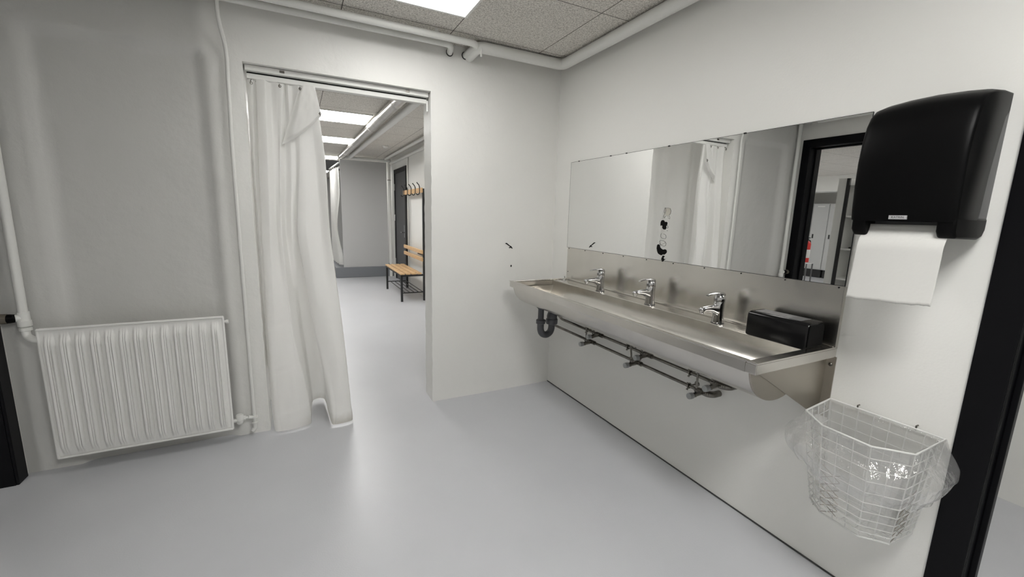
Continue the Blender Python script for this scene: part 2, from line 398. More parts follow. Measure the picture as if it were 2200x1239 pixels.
# door frames
def frame_door(name, x_face, sgn, y0, y1, depth):
    """black frame round an opening in a wall of constant x; sgn = direction out of the room"""
    root = sstruct(name, (x_face, (y0+y1)/2, 0))
    w, t = .085, .012
    ya, yb = max(y0,y1), min(y0,y1)
    f = MB()
    xa, xb = sorted((x_face-sgn*t, x_face))
    f.prism([(ya+w-.02,0),(ya+w-.02,DH+w-.02),(yb-w+.02,DH+w-.02),(yb-w+.02,0),(yb+.014,0),(yb+.014,DH-.014),(ya-.014,DH-.014),(ya-.014,0)], 'x', xa, xb)
    f.build('architrave', 'black_frame', root, smooth=0, bevel=.004)
    l = MB(); xa, xb = sorted((x_face, x_face+sgn*depth))
    l.prism([(ya,0),(ya,DH),(yb,DH),(yb,0),(yb+.014,0),(yb+.014,DH-.014),(ya-.014,DH-.014),(ya-.014,0)], 'x', xa+.0005, xb)
    l.build('door_lining', 'black_frame', root, smooth=0)
    s = MB(); xa, xb = sorted((x_face+sgn*depth*.45, x_face+sgn*depth*.7))
    s.prism([(ya-.014,0),(ya-.014,DH-.014),(yb+.014,DH-.014),(yb+.014,0),(yb+.028,0),(yb+.028,DH-.028),(ya-.028,DH-.028),(ya-.028,0)], 'x', xa, xb)
    s.build('door_stop', 'black_frame', root, smooth=0, bevel=.002)
    return root
frame_door('door_1', XL, -1, LY0, LY1, .19)
frame_door('door_2', 0, 1, RY0, RY1, .10)
struct('trim_1', MB().box(.10,.179,RY0-.006,RY0-.0002,0,DH), 'grey_plastic', smooth=0)

# ------------------------------------------------------------------ dark door in the shower room
d3 = sstruct('door_3', (0,5.32,0))
f = MB(); f.prism([(4.80,0),(4.80,2.11),(5.84,2.11),(5.84,0),(5.75,0),(5.75,2.03),(4.87,2.03),(4.87,0)], 'x', -.022, -.0005)
f.build('door_frame', 'black_frame', d3, smooth=0, bevel=.003)
lf = MB().box(-.012,-.0008,4.872,5.748,.008,2.028).build('door_leaf', 'door_grey', d3, smooth=0)
h = MB(); h.cyl((-.012,5.0,.95),(-.06,5.0,.95),.009); h.tube([(-.06,5.0,.95),(-.06,5.12,.95)],.009)
h.build('door_handle', 'chrome', lf)
h = MB(); h.box(-.018,-.012,4.98,5.02,.86,1.08); h.build('lock_plate', 'chrome', lf, smooth=0)
for z in (1.78,1.2,.35):
    MB().cyl((-.024,5.76,z-.06),(-.024,5.76,z+.06),.012).build('hinge', 'chrome', d3)

# ================================================================== LIGHTS
def ceiling_light(cx, cy, s, label, strength, sx=.3, sy=.3):
    t = thing('ceiling_light', (cx,cy,CEIL), label, 'ceiling light', 'recessed square ceiling lights')
    f = MB(); z0, z1 = CEIL-.012, CEIL-.0005
    a, b = sx, sx-.014; c, d = sy, sy-.014
    for (x0,x1,y0,y1) in ((-a,a,-c,-d),(-a,a,d,c),(-a,-b,-d,d),(b,a,-d,d)): f.box(cx+x0,cx+x1,cy+y0,cy+y1,z0,z1)
    f.build('light_frame', 'trim_white', t, smooth=0)
    MB().box(cx-b,cx+b,cy-d,cy+d,CEIL-.008,CEIL-.0006).build('diffuser', emit('lit_diffuser_%g'%strength, strength), t, smooth=0)
    return t
ceiling_light(-1.175,-.715,.6,'bright square ceiling light panel above the washroom, cut off by the top of the picture',L_NEAR)
ceiling_light(-1.175,-2.9,.6,'square ceiling light panel over the front half of the washroom, behind the viewer',L_BACK)
ceiling_light(-1.235,2.62,.6,'lit ceiling panel seen through the doorway, nearest and largest of the row',L_SHOWER)
ceiling_light(-1.225,4.37,.6,'lit ceiling panel beyond the doorway, second in the row',L_SHOWER)
ceiling_light(-1.225,6.75,.6,'third lit ceiling panel beyond the doorway, just before the dark ceiling strip',L_SHOWER)
ceiling_light(-1.2,10.2,.6,'small far lit ceiling panel beyond the dark ceiling strip and the shower curtain',L_SHOWER)
ceiling_light(-6.2,3.6,.6,'ceiling light panel of the locker room, nearer the black doorway',L_LOCKER)
ceiling_light(-8.2,-.4,.6,'ceiling light panel of the locker room, nearer the grey lockers',L_LOCKER)
ceiling_light(-2.45,1.9,.6,'unseen ceiling panel added beyond the doorway, behind the curtain, to brighten the cloth',L_SHOWER*.4)  # added lamp, out of view, brightens the curtains from behind
ceiling_light(-3.9,-3.1,.6,'unseen ceiling light panel added in the locker room to brighten the white shelf',L_LOCKER*.5)  # added fill lamp, out of view, for the shelf side facing the doorway
ceiling_light(.75,-2.6,.6,'ceiling light panel of the side room behind the right-hand black door frame',L_SIDE)

# ================================================================== PIPES
t = thing('heating_pipe', (-2.03,-.03,.1), 'thin white vertical heating pipe with a kink near the ceiling, beside the curtained doorway', 'pipe')
MB().tube([(-2.036,-.085,CEIL),(-2.036,-.085,2.225),(-2.018,-.028,2.11),(-2.028,-.028,1.6),(-2.031,-.028,.075)], .0095, 12, .05).build('pipe', 'trim_white', t)
for z in (.11,.075): MB().lathe((-2.031,-.028,z),[(.0095,0),(.018,0),(.018,.009),(.0095,.009)]).build('collar', 'trim_white', t)
MB().tube([(-2.031,-.028,.073),(-2.031,-.028,.045),(-2.045,-.04,.03)], [.013,.013,.010], 10).build('end_plug', 'trim_white', t)
t = thing('heating_pipe', (-2.9,-.03,.8), 'white vertical heating pipe in the left corner, running down to the radiator thermostat', 'pipe')
MB().tube([(-2.898,-.035,CEIL),(-2.898,-.035,1.6),(-2.902,-.035,.80)], .017, 12).build('pipe', 'trim_white', t)
# pipes under the ceiling
ZP = 2.324
o = MB().tube([(-.70,-.001,ZP-.012),(-.70,-.155,ZP),(-.085,-.155,ZP),(-.09,-4.04,ZP)], .034, 18, .05).build('ceiling_pipe', 'trim_white')
tag(o, 'thick white pipe that turns the ceiling corner and runs along above the mirror wall', 'pipe')
t = thing('ceiling_pipe', (-1.4,-.19,ZP), 'thin white pipe below the ceiling over the doorway, farther from the wall', 'pipe', 'small pipes along the top of the doorway wall')
MB().tube([(XL+.002,-.187,ZP),(-.712,-.187,ZP),(-.728,-.001,ZP-.012)], .0195, 14, .05).build('pipe', 'trim_white', t)
MB().torus((-.728,-.003,ZP-.012),.021,.0035,'y',18,6).build('wall_sleeve', 'black_metal', t)
MB().box(-.702,-.692,-.2,-.19,ZP-.07,ZP-.02).build('drain_stub', 'trim_white', t, bevel=.002)
b = MB(); b.box(-.98,-.962,-.192,-.182,ZP+.015,CEIL-.0005); b.build('pipe_hanger', 'trim_white', t)
t = thing('ceiling_pipe', (-1.4,-.09,ZP), 'thin white pipe in the ceiling corner over the doorway, closer to the wall', 'pipe', 'small pipes along the top of the doorway wall')
MB().tube([(XL+.002,-.075,ZP),(-.85,-.098,ZP),(-.832,-.001,ZP-.012)], .0185, 14, .05).build('pipe', 'trim_white', t)
MB().torus((-.832,-.003,ZP-.012),.020,.0035,'y',18,6).build('wall_sleeve', 'black_metal', t)
MB().box(-1.005,-.99,-.09,-.08,ZP+.01,CEIL-.0005).build('pipe_hanger', 'trim_white', t)
o = MB().tube([(-2.88,-.21,ZP-.02),(-2.88,-4.04,ZP-.02)], .022, 12).build('ceiling_pipe', 'trim_white')
tag(o, 'white pipe along the top of the left wall, reflected above the black door', 'pipe')
# room beyond the doorway
t = thing('ventilation_duct', (-.9,3.5,2.28), 'round shiny metal ventilation duct under the ceiling beyond the doorway', 'duct')
MB().tube([(-.855,.3,2.304),(-.935,6.0,2.306)], .051, 24).build('duct', 'duct', t)
for y in (1.4,2.75,4.2,5.3): MB().torus((-.855-.08*(y-.3)/5.7,y,2.304),.051,.004,'y',24,6).build('joint_ring', 'duct', t)
o = MB().tube([(-.70,.3,2.30),(-.80,6.0,2.30)], .034, 16).build('ceiling_pipe', 'trim_white')
tag(o, 'white pipe running beside the shiny metal duct beyond the doorway', 'pipe')
o = MB().tube([(-1.0,6.06,2.30),(-.03,6.06,2.30)], .03, 14).build('ceiling_pipe', 'trim_white')
tag(o, 'white pipe crossing above the top edge of the grey shower partition', 'pipe')
o = MB().tube([(-.035,.4,2.25),(-.035,6.2,2.25)], .024, 12).build('ceiling_pipe', 'trim_white')
tag(o, 'white pipe high on the right wall beyond the doorway, the lower of two', 'pipe')
o = MB().tube([(-.15,.4,2.315),(-.15,5.95,2.315)], .022, 12).build('ceiling_pipe', 'trim_white')
tag(o, 'white pipe on the shower room ceiling, the upper of two by the right wall', 'pipe')
t = thing('wall_pipe', (-.06,6.07,.0), 'white vertical pipe at the right edge of the grey shower partition', 'pipe')
MB().tube([(-.065,6.07,.0),(-.065,6.07,2.3)], .03, 14).build('pipe', 'trim_white', t)
MB().torus((-.065,6.07,1.93),.031,.006,'z').build('pipe_clip', 'pipe_chrome', t)
t = thing('smoke_detector', (-.41,4.5,CEIL), 'small round white smoke detector on the ceiling beyond the doorway', 'smoke detector')
MB().lathe((-.41,4.5,CEIL),[(.05,-.0005),(.05,-.015),(.035,-.035),(.012,-.04)][::-1]).build('detector_body', 'trim_white', t)

# ================================================================== RADIATOR
RX0, RX1, RZ0, RZ1, RY = -2.85, -2.132, .085, .735, -.092
rad = thing('radiator', ((RX0+RX1)/2, -.05, RZ0), 'white ribbed panel radiator hanging on the wall left of the doorway', 'radiator')
def rad_fn(u, v):
    x = RX0+u*(RX1-RX0); z = RZ0+v*(RZ1-RZ0)
    p = ((x-RX0-.018)/((RX1-RX0-.02)/13.0)) % 1.0
    d = 0
    if x < RX1-.012 and x > RX0+.008:
        d = .021*sstep(0,.12,p)*(1-sstep(.52,.66,p))
        d -= .005*(math.exp(-((p-.27)/.05)**2)+math.exp(-((p-.42)/.05)**2))*sstep(.1,.2,p)
        tip = sstep(0,.05,z-RZ0-.01-.02*abs(p-.33))*sstep(0,.05,RZ1-.02-z-.02*abs(p-.33))
        d *= tip
    return (x, RY+.018-d, z)
r = MB(); r.grid(rad_fn, 312, 44)
body = r.build('front_panel', 'radiator', rad, smooth=60, solid=.006)
r = MB(); r.box(RX0,RX1,-.060,-.046,RZ0+.01,RZ1-.004); r.build('rear_panel', 'radiator', rad, smooth=0, bevel=.004)
r = MB(); r.tube([(RX0,RY+.012,RZ1),(RX1,RY+.012,RZ1)],.0055,8); r.tube([(RX0,-.055,RZ1-.004),(RX1,-.055,RZ1-.004)],.0055,8); r.tube([(RX0,RY+.014,RZ0),(RX1,RY+.014,RZ0)],.0055,8)
r.tube([(RX0,RY+.016,RZ0),(RX0,RY+.016,RZ1)],.006,8); r.tube([(RX1,RY+.016,RZ0),(RX1,RY+.016,RZ1)],.006,8)
r.build('edge_weld', 'radiator', rad)
for x in (-2.68,-2.3):
    for z in (RZ1-.12,RZ0+.03): MB().box(x-.015,x+.015,-.047,.028,z,z+.09).build('wall_bracket', 'radiator', rad)
MB().lathe((RX1,-.06,.705),[(.008,0),(.008,.012),(.011,.012),(.011,.022)],'x',6).build('bleed_plug', 'radiator', rad)
v = MB(); v.tube([(-2.902,-.035,.815),(-2.902,-.035,.775)],.021,14); v.lathe((-2.902,-.035,.745),[(.018,0),(.024,.004),(.024,.03),(.017,.034)]); v.lathe((-2.902,-.035,.725),[(.016,0),(.022,.003),(.022,.016),(.018,.018)])
v.tube([(-2.902,-.035,.745),(-2.902,-.04,.70),(-2.87,-.06,.685),(RX0+.004,-.062,.685)],.0155,12,.03)
tv = v.build('inlet_valve', 'trim_white', rad)
v = MB(); v.cyl((-2.902,-.037,.79),(-2.925,-.05,.79),.016); v.build('valve_neck', 'trim_white', tv)
v = MB(); v.lathe((-2.921,-.05,.79),[(.013,0),(.019,-.006),(.021,-.02),(.021,-.0265)],'x'); v.build('thermostat_collar', 'black_gloss', tv)
v = MB()
rings = []
for h_, rr_ in ((-.0255,.019),(-.0275,.0225),(-.064,.0235),(-.069,.019)):
    rings.append([Vector((-2.921+h_,-.05+rr_*(1 if i%2 else .93)*math.cos(2*math.pi*i/32),.79+rr_*(1 if i%2 else .93)*math.sin(2*math.pi*i/32))) for i in range(32)])
v.loft(rings); v.build('thermostat_knob', 'thermo', tv)
v = MB(); v.lathe((RX1,-.062,.125),[(.012,0),(.012,.02),(.009,.02),(.009,.03)],'x',6); v.lathe((-2.098,-.058,.10),[(.012,0),(.016,.006),(.016,.02),(.019,.024),(.019,.05),(.016,.055)])
v.tube([(-2.115,-.06,.125),(-2.06,-.045,.125)],.009); v.lathe((-2.078,-.048,.125),[(.0135,-.008),(.0135,.008)],'x',6); v.tube([(-2.06,-.045,.125),(-2.033,-.03,.112)],.0105)
v.build('outlet_valve', 'trim_white', rad)

# ================================================================== DOORWAY CURTAIN AND TRACK
trk = thing('curtain_track', (-1.45,.08,2.03), 'white curtain track rail fixed under the lintel across the doorway', 'curtain track')
r = MB(); r.box(DX0+.012,DX1-.010,.060,.100,2.004,2.030); r.build('rail', 'trim_white', trk, smooth=0, bevel=.002)
r = MB(); r.box(DX0+.006,DX1-.004,.035,.125,2.038,2.0665); r.build('mounting_board', 'trim_white', trk, smooth=0, bevel=.003)
r = MB(); r.box(DX0+.012,DX1-.010,.072,.092,2.030,2.038); r.build('painted_shadow_gap', 'hole', trk, smooth=0)  # black strip painted in for the shadow between rail and board
for x in (-1.775,-1.09):
    b = MB(); b.box(x-.012,x+.012,.033,.0355,2.048,2.0605); b.build('fixing_clip', 'pipe_chrome', trk, smooth=0)
b = MB(); b.box(DX1-.014,DX1-.004,.050,.066,1.955,2.02); b.build('end_bracket', 'trim_white', trk, smooth=0, bevel=.002)
cur = thing('door_curtain', (-1.75,.05,0), 'long white vinyl curtain pulled to the left side of the doorway', 'curtain')
ROWS = [   # height, then sixteen (x, y) points across the cloth, left to right
 (2.000, [(-1.948,.090),(-1.925,.070),(-1.903,.088),(-1.900,.055),(-1.860,.030),(-1.835,.075),(-1.805,.055),(-1.775,.050),(-1.765,.085),(-1.750,.055),(-1.730,.075),(-1.700,.050),(-1.680,.050),(-1.650,.048),(-1.616,.045),(-1.612,.060)]),
 (1.620, [(-1.955,.110),(-1.940,.085),(-1.918,.100),(-1.912,.052),(-1.870,.020),(-1.845,.058),(-1.820,.060),(-1.810,.042),(-1.785,.075),(-1.755,.060),(-1.730,.068),(-1.710,.048),(-1.680,.048),(-1.628,.062),(-1.581,.030),(-1.577,.055)]),
 (1.180, [(-1.960,.130),(-1.945,.100),(-1.930,.100),(-1.925,.035),(-1.885,.000),(-1.855,.034),(-1.840,.018),(-1.825,.016),(-1.808,.080),(-1.775,.050),(-1.748,.078),(-1.744,.030),(-1.700,.008),(-1.620,.036),(-1.575,.002),(-1.571,.050)]),
 (0.620, [(-1.960,.160),(-1.950,.130),(-1.944,.105),(-1.930,.000),(-1.895,-.020),(-1.835,-.018),(-1.812,-.012),(-1.803,-.010),(-1.772,.050),(-1.750,.130),(-1.668,.150),(-1.690,.020),(-1.650,-.022),(-1.590,-.048),(-1.531,-.022),(-1.528,.030)]),
 (0.150, [(-1.960,.190),(-1.955,.150),(-1.950,.100),(-1.935,-.020),(-1.900,-.045),(-1.840,-.050),(-1.800,-.050),(-1.740,-.030),(-1.735,.040),(-1.720,.240),(-1.638,.260),(-1.628,-.030),(-1.590,-.072),(-1.550,-.085),(-1.505,-.060),(-1.502,.000)]),
 (0.000, [(-1.960,.195),(-1.955,.150),(-1.950,.100),(-1.927,-.045),(-1.890,-.060),(-1.845,-.062),(-1.790,-.052),(-1.735,-.025),(-1.730,.060),(-1.712,.300),(-1.643,.290),(-1.622,-.070),(-1.600,-.105),(-1.555,-.105),(-1.500,-.085),(-1.495,-.010)])]
def cr4(p0, p1, p2, p3, f):
    return .5*((2*p1)+(-p0+p2)*f+(2*p0-5*p1+4*p2-p3)*f*f+(-p0+3*p1-3*p2+p3)*f**3)
def row_pt(P, t):
    n = len(P)-1; i = min(int(t*n), n-1); f = t*n-i
    p = [Vector((*P[max(0,min(n,k))],0)) for k in (i-1,i,i+1,i+2)]
    return cr4(*p, f)*.65+p[1].lerp(p[2], f)*.35
def curtain_fn(u, v):
    hem = .012 + (.010 if 10.4/15 > u > 8.4/15 else 0) + .34*(1-sstep(2.2/15,2.9/15,u))
    z = 2.0*(1-v)+hem*v+.003*math.sin(u*38)*(1-v)
    n = len(ROWS)-1
    i = 0
    while i < n-1 and z < ROWS[i+1][0]: i += 1
    f = (ROWS[i][0]-z)/(ROWS[i][0]-ROWS[i+1][0])
    q = [row_pt(ROWS[max(0,min(n,k))][1], u) for k in (i-1,i,i+1,i+2)]
    p = cr4(*q, f)*.5+q[1].lerp(q[2], f)*.5
    x, y = p.x, p.y
    s = math.sin(math.pi*min(1, v*1.1))
    y += .007*nse(x*7, z*2.2, 8.0)*s + .003*nse(x*19, z*6, 2.0)*min(1, v*5)
    k = u*15
    if 3 < k < 7.6:              # pressed cross creases and the deep hem of the broad front fold
        for zc, h_ in ((.86,.004),(.66,.005),(.385,.006)):
            y += h_*math.exp(-((z-zc-.05*(k-5)/4)/.012)**2)
        y -= .007*sstep(.0,.02,.135+.012*(k-5)-z)
    if k > 11: y -= .014*math.sin(min(1,max(0,(.14-z)/.14))*math.pi)*(1 if k < 14.4 else 0)
    if k > 13.6: x += .010*nse(z*14, 3.0)*sstep(.2,.05,z) if z < .2 else 0
    return (x, y, z)
c = MB(); c.grid(curtain_fn, 210, 150)
cl = c.build('cloth', 'cloth', cur, smooth=75)
# top corner that has slipped off its hook and folded forward
def flap_fn(u, v):
    T, Bp, A, C = Vector((-1.692,.040,1.992)), Vector((-1.797,.034,1.672)), Vector((-1.590,-.006,1.842)), Vector((-1.614,.036,2.002))
    p = T.lerp(Bp, v).lerp(C.lerp(A, v), u)
    out = sstep(0,.28,u)*(.25+.75*v)
    p.y -= .030*out*(1-.4*u)
    p.y += .030*sstep(.93,1,v)*sstep(0,.2,u)
    p.z -= .018*math.sin(u*math.pi)*v - .008*math.sin(u*math.pi)*(1-v)
    p.y += .003*nse(u*5, v*4, 3)
    return p
MB().grid(flap_fn, 40, 40).build('folded_corner', 'cloth', cur, smooth=75)
for x, y in ((-1.925,.07),(-1.79,.052),(-1.69,.048)):
    h = MB(); h.tube([(x,.078,2.004),(x,.06,1.998),(x-.003,y-.018,1.985),(x,y-.016,1.972)],.0022,6); h.torus((x,y-.014,1.98),.006,.0016,'y',10,5)
    h.build('hook', 'pipe_chrome', cur)
h = MB(); h.tube([(-1.594,-.012,1.862),(-1.60,-.022,1.85),(-1.592,-.02,1.836)],.0022,6); h.torus((-1.596,-.016,1.85),.006,.0016,'y',10,5)
h.build('hook', 'pipe_chrome', cur)

# ================================================================== WASH TROUGH
Y0, Y1 = -.205, -1.965          # left and right end
tr = thing('wash_trough', (-.25,(Y0+Y1)/2,.7), 'long wall-hung stainless steel wash trough below the mirror', 'washbasin')
def bowl(n, ox=0, oz=0):
    out = []
    for i in range(n+1):
        a = math.pi*i/n; cx, rx = -.287, .153+ox
        out.append((cx-rx*math.cos(a), .866-(.146+oz)*math.sin(a)**.85))
    return out
inn = bowl(28); outr = bowl(28, .006, .012)
# section (x,z): inner from front to ledge, ledge to wall, then back along the outside
sec = [(-.468,.836),(-.468,.875),(-.446,.875)]+inn+[(-.128,.868),(-.010,.868),(-.010,.860)]+[(p[0],min(p[1],.858)) for p in outr[::-1][1:-1]]+[(-.448,.836)]
b = MB()
ys = [Y0-.014+(Y1+.038-(Y0-.014))*i/6 for i in range(7)]
b.loft([[(x,y,z) for x,z in sec] for y in ys])
basin = b.build('basin', 'steel', tr, smooth=40)
# end walls of the bowl
for ya, yb, nm in ((Y0-.010,Y0-.0135,'left'),(Y1+.037,Y1+.0312,'right')):
    e = MB(); e.prism([(p[0],p[1]) for p in outr], 'y', ya, yb); e.build('end_wall', 'steel_side', basin, smooth=40)
# rims along both ends
for ya, yb in ((Y0,Y0-.020),(Y1+.034,Y1)):
    e = MB(); e.box(-.468,-.002,yb,ya,.869,.8755); e.box(-.468,-.002,yb if yb==Y1 else ya-.004,(yb+.004) if yb==Y1 else ya,.836,.869)
    e.box(-.4679,-.4640,min(ya,yb),max(ya,yb)+(.004 if yb == Y1 else 0),.836,.8695)
    e.build('end_rim', 'steel', basin, smooth=0, bevel=.0015)
e = MB(); e.tube([(-.468,Y0,.8745),(-.468,Y1,.8745)],.003,8); e.tube([(-.128,Y0-.02,.8675),(-.128,Y1+.03,.8675)],.0025,8)
e.build('rolled_edge', 'steel', basin)
# bracket at the right end
yb = -1.9345
e = MB(); e.prism([(-.43,.836),(-.002,.836),(-.002,.60),(-.03,.603)], 'y', yb, yb-.003)
br = e.build('end_bracket', 'steel_side', tr, smooth=0)
e = MB(); e.box(-.004,-.0005,yb-.034,yb,.60,.836); e.build('wall_flange', 'steel_side', br, smooth=0)
for z in (.805,.64): MB().lathe((-.004,yb-.019,z),[(.007,0),(.007,-.003),(.004,-.006)],'x',12).build('bolt', 'pipe_chrome', br)
# left bracket, hidden side
e = MB(); e.prism([(-.43,.836),(-.002,.836),(-.002,.60),(-.03,.603)], 'y', Y0-.03, Y0-.033); e.build('end_bracket', 'steel_side', tr, smooth=0)
# backsplash
e = MB(); e.box(-.006,-.0006,Y1,Y0,.868,1.098); sp = e.build('backsplash', 'steel_dull', tr, smooth=0)
e = MB(); e.box(-.018,-.006,Y1,Y1+.004,.876,1.098); e.build('side_fold', 'steel', sp, smooth=0)
e = MB(); e.box(-.022,-.006,Y1+.004,Y0-.004,.868,.878); e.build('upstand', 'steel', sp, smooth=0, bevel=.003)
for i in range(10):
    y = -.222-i*.191
    MB().lathe((-.006,y,1.092),[(.003,0),(.003,-.002),(.0015,-.003)],'x',8).build('screw', 'ink', sp)
MB().lathe((-.006,-.222,.925),[(.003,0),(.003,-.002),(.0015,-.003)],'x',8).build('screw', 'ink', sp)
e = MB(); e.torus((-.055,-.245,.872),.016,.0022,'z',18,6); e.cyl((-.04,-.232,.868),(-.04,-.232,.893),.004)
e.build('plug_chain_ring', 'chrome', tr)
e = MB(); e.lathe((-.287,-.33,.7205),[(.034,0),(.034,.002),(.02,.002),(.018,-.001)],'z',24); e.build('drain_strainer', 'chrome', tr)

# taps
def make_tap(x, y, z):
    t = thing('mixer_tap', (x,y,z), 'chrome single-lever mixer tap', 'tap', 'taps on the wash trough')
    b = MB()
    # column: back edge upright, front edge sweeping forward into the spout
    prof = [(0,.026,.026,0),(.004,.026,.026,0),(.03,.0225,.0225,-.001),(.05,.023,.0225,-.002),(.07,.025,.0225,-.004),(.088,.024,.0225,-.002),(.1,.022,.022,0)]
    rings = []
    for h_, rx, ry, ox in prof:
        rings.append([(x+ox+rx*math.cos(2*math.pi*k/24), y+ry*math.sin(2*math.pi*k/24), z+h_) for k in range(24)])
    b.loft(rings); body = b.build('tap_body', 'chrome', t, smooth=60)
    s = MB(); rings = []
    for dx, zc, hw, hh in ((.0,.062,.020,.026),(-.018,.060,.020,.026),(-.035,.064,.019,.021),(-.055,.069,.0175,.016),(-.078,.071,.0155,.0125),(-.098,.0705,.014,.011),(-.116,.069,.0125,.010),(-.121,.069,.008,.006)):
        rings.append([(x+dx, y+hw*math.cos(2*math.pi*k/20)*(1 if abs(math.cos(2*math.pi*k/20))<.95 else .96), z+zc+hh*math.sin(2*math.pi*k/20)) for k in range(20)])
    s.loft(rings); s.build('spout', 'chrome', t, smooth=70)
    a = MB(); a.lathe((x-.106,y,z+.052),[(.0085,0),(.0105,.003),(.0105,.015)]); a.build('aerator', 'chrome', t)
    d = MB(); d.lathe((x-.001,y,z+.098),[(.0225,0),(.0235,.004),(.0235,.016),(.021,.026),(.014,.033),(.004,.0355)]); d.build('cartridge_dome', 'chrome', t, smooth=60)
    l = MB(); rings = []
    for dx, zc, hw, hh in ((.022,.121,.010,.006),(.012,.131,.018,.008),(-.006,.1355,.020,.0065),(-.028,.1375,.017,.0048),(-.05,.1365,.0135,.0038),(-.07,.133,.011,.0032),(-.084,.129,.0085,.0026)):
        rings.append([(x+dx, y+hw*math.cos(2*math.pi*k/16), z+zc+hh*math.sin(2*math.pi*k/16)) for k in range(16)])
    l.loft(rings); l.build('lever', 'chrome', t, smooth=70)
    i = MB(); i.lathe((x-.0245,y,z+.108),[(.005,0),(.005,-.0018),(.003,-.0025)],'x',12); i.build('temperature_mark', 'grey_plastic', t)
    r = MB(); r.lathe((x,y,z),[(.028,0),(.028,.002),(.026,.003)]); r.build('base_ring', 'black_metal', t)
    return t
TX, TZ = -.088, .868
TY = (-.70,-1.118,-1.53)
tap = make_tap(TX,TY[0],TZ); tap['label'] = 'chrome single-lever mixer tap at the corner end of the trough'
copy_tree(tap,(TX,TY[1],TZ),'chrome single-lever mixer tap, middle one of the three on the trough')
copy_tree(tap,(TX,TY[2],TZ),'chrome single-lever mixer tap standing next to the black box')

# drain trap
t = thing('drain_trap', (-.287,-.33,.5), 'grey plastic bottle-neck drain trap under the corner end of the trough', 'drain trap')
DXT, DYT = -.285, -.33
p_ = MB(); p_.tube([(DXT,DYT,.718),(DXT,DYT,.60)],.0205,16); p_.lathe((DXT,DYT,.70),[(.02,-.01),(.034,.004),(.034,.016),(.02,.018)]); p_.build('tailpiece', 'pvc', t)
p_ = MB(); p_.lathe((DXT,DYT,.585),[(.024,0),(.032,.004),(.032,.028),(.022,.034)],'z',12); p_.build('union_nut', 'pvc', t)
p_ = MB(); p_.tube([(DXT,DYT,.60),(DXT,DYT,.545),(DXT+.012,DYT,.515),(DXT+.045,DYT,.50),(DXT+.078,DYT,.515),(DXT+.09,DYT,.545),(DXT+.09,DYT,.60)],.0235,16,.02); p_.build('u_bend', 'pvc', t, smooth=60)
p_ = MB(); p_.lathe((DXT+.09,DYT,.572),[(.024,0),(.040,.008),(.041,.040),(.030,.050)],'z',12); p_.build('union_nut', 'pvc', t)
p_ = MB(); p_.tube([(DXT+.09,DYT,.59),(DXT+.09,DYT,.635),(DXT+.12,DYT,.655),(-.002,DYT,.655)],.0225,16,.03); p_.lathe((DXT+.09,DYT,.585),[(.034,.01),(.036,.05),(.028,.078),(.012,.084)]); p_.build('outlet_elbow', 'pvc', t, smooth=60)
p_ = MB(); p_.lathe((-.001,DYT,.655),[(.045,0),(.045,-.006),(.024,-.012)],'x'); p_.build('wall_rosette', 'trim_white', t)

# supply pipes with shut-off valves
def supply(label, zc, y_start, y_end, valves, clips, riser_dy, lean):
    px = -.06
    t = thing('water_supply_pipe', (px,(y_start+y_end)/2,zc), label, 'pipe', 'supply pipes below the trough')
    m = MB()
    if zc > .55: m.tube([(-.03,-.13,zc+.05),(px,-.175,zc+.035),(px,y_start,zc),(px,y_end,zc)],.0088,12,.02)
    else: m.tube([(px,-.012,zc+.002),(px,y_start,zc),(px,y_end,zc)],.0088,12)
    m.build('pipe', 'pipe_chrome', t)
    e = MB(); e.tube([(px,y_end+.035,zc),(px,y_end-.005,zc),(px+.02,y_end-.022,zc),(-.002,y_end-.022,zc)],.0155,14,.02); e.build('wall_elbow', 'pipe_chrome', t)
    for y in clips:
        c = MB(); c.torus((px,y,zc),.0125,.004,'y',14,6); c.cyl((px+.012,y,zc),(-.001,y,zc),.0045,8); c.lathe((-.001,y,zc),[(.014,0),(.014,-.004),(.006,-.006)],'x',12); c.cyl((px-.012,y-.004,zc+.016),(px-.012,y+.004,zc+.016),.004,8); c.cyl((px-.012,y-.004,zc-.016),(px-.012,y+.004,zc-.016),.004,8)
        c.build('pipe_clip', 'pipe_chrome', t)
    for i, (y, ty) in enumerate(zip(valves, TY)):
        v = MB(); v.tube([(px,y+.028,zc),(px,y-.028,zc)],.0135,12); v.cyl((px,y,zc),(px-.07,y,zc-.004),.0105,14); v.lathe((px,y-.036,zc),[(.011,0),(.011,.009)],'y',6); v.lathe((px,y+.028,zc),[(.011,0),(.011,.009)],'y',6)
        v.lathe((px-.055,y,zc-.004),[(.012,0),(.012,-.012)],'x',10)
        vb = v.build('shut_off_valve', 'pipe_chrome', t)
        k = MB(); k.lathe((px-.083,y,zc-.004),[(.006,.012),(.0145,.010),(.0155,-.002),(.0145,-.014),(.006,-.0155)],'x',14); k.build('valve_knob', 'grey_plastic' if 0 else 'label_valve', vb)
        r = MB(); r.tube([(px-.05,y,zc),(px-.05,y,zc+.03),(px-.05+.0,y+lean[i]*.4,.66),(px-.035,ty+riser_dy,.80),(px-.028,ty+riser_dy,.862)],.0052,10,.03)
        r.lathe((px-.05,y,zc+.008),[(.006,0),(.0095,.004),(.0095,.016),(.006,.02)],'z',8)
        r.build('riser_tube', 'pipe_chrome', t)
M['label_valve'] = simple('worn_silver_knob', (.36,.37,.37), .45, .3)
supply('upper chromed water pipe with three valves below the trough', .580, -.253, -1.575, (-.69,-1.112,-1.555), (-.56,-.955,-1.395), .012, (0,0,0))
supply('lower chromed water pipe with three valves below the trough, passing behind the grey trap', .512, -.246, -1.497, (-.617,-1.04,-1.477), (-.99,-1.395), -.012, (0,.06,0))

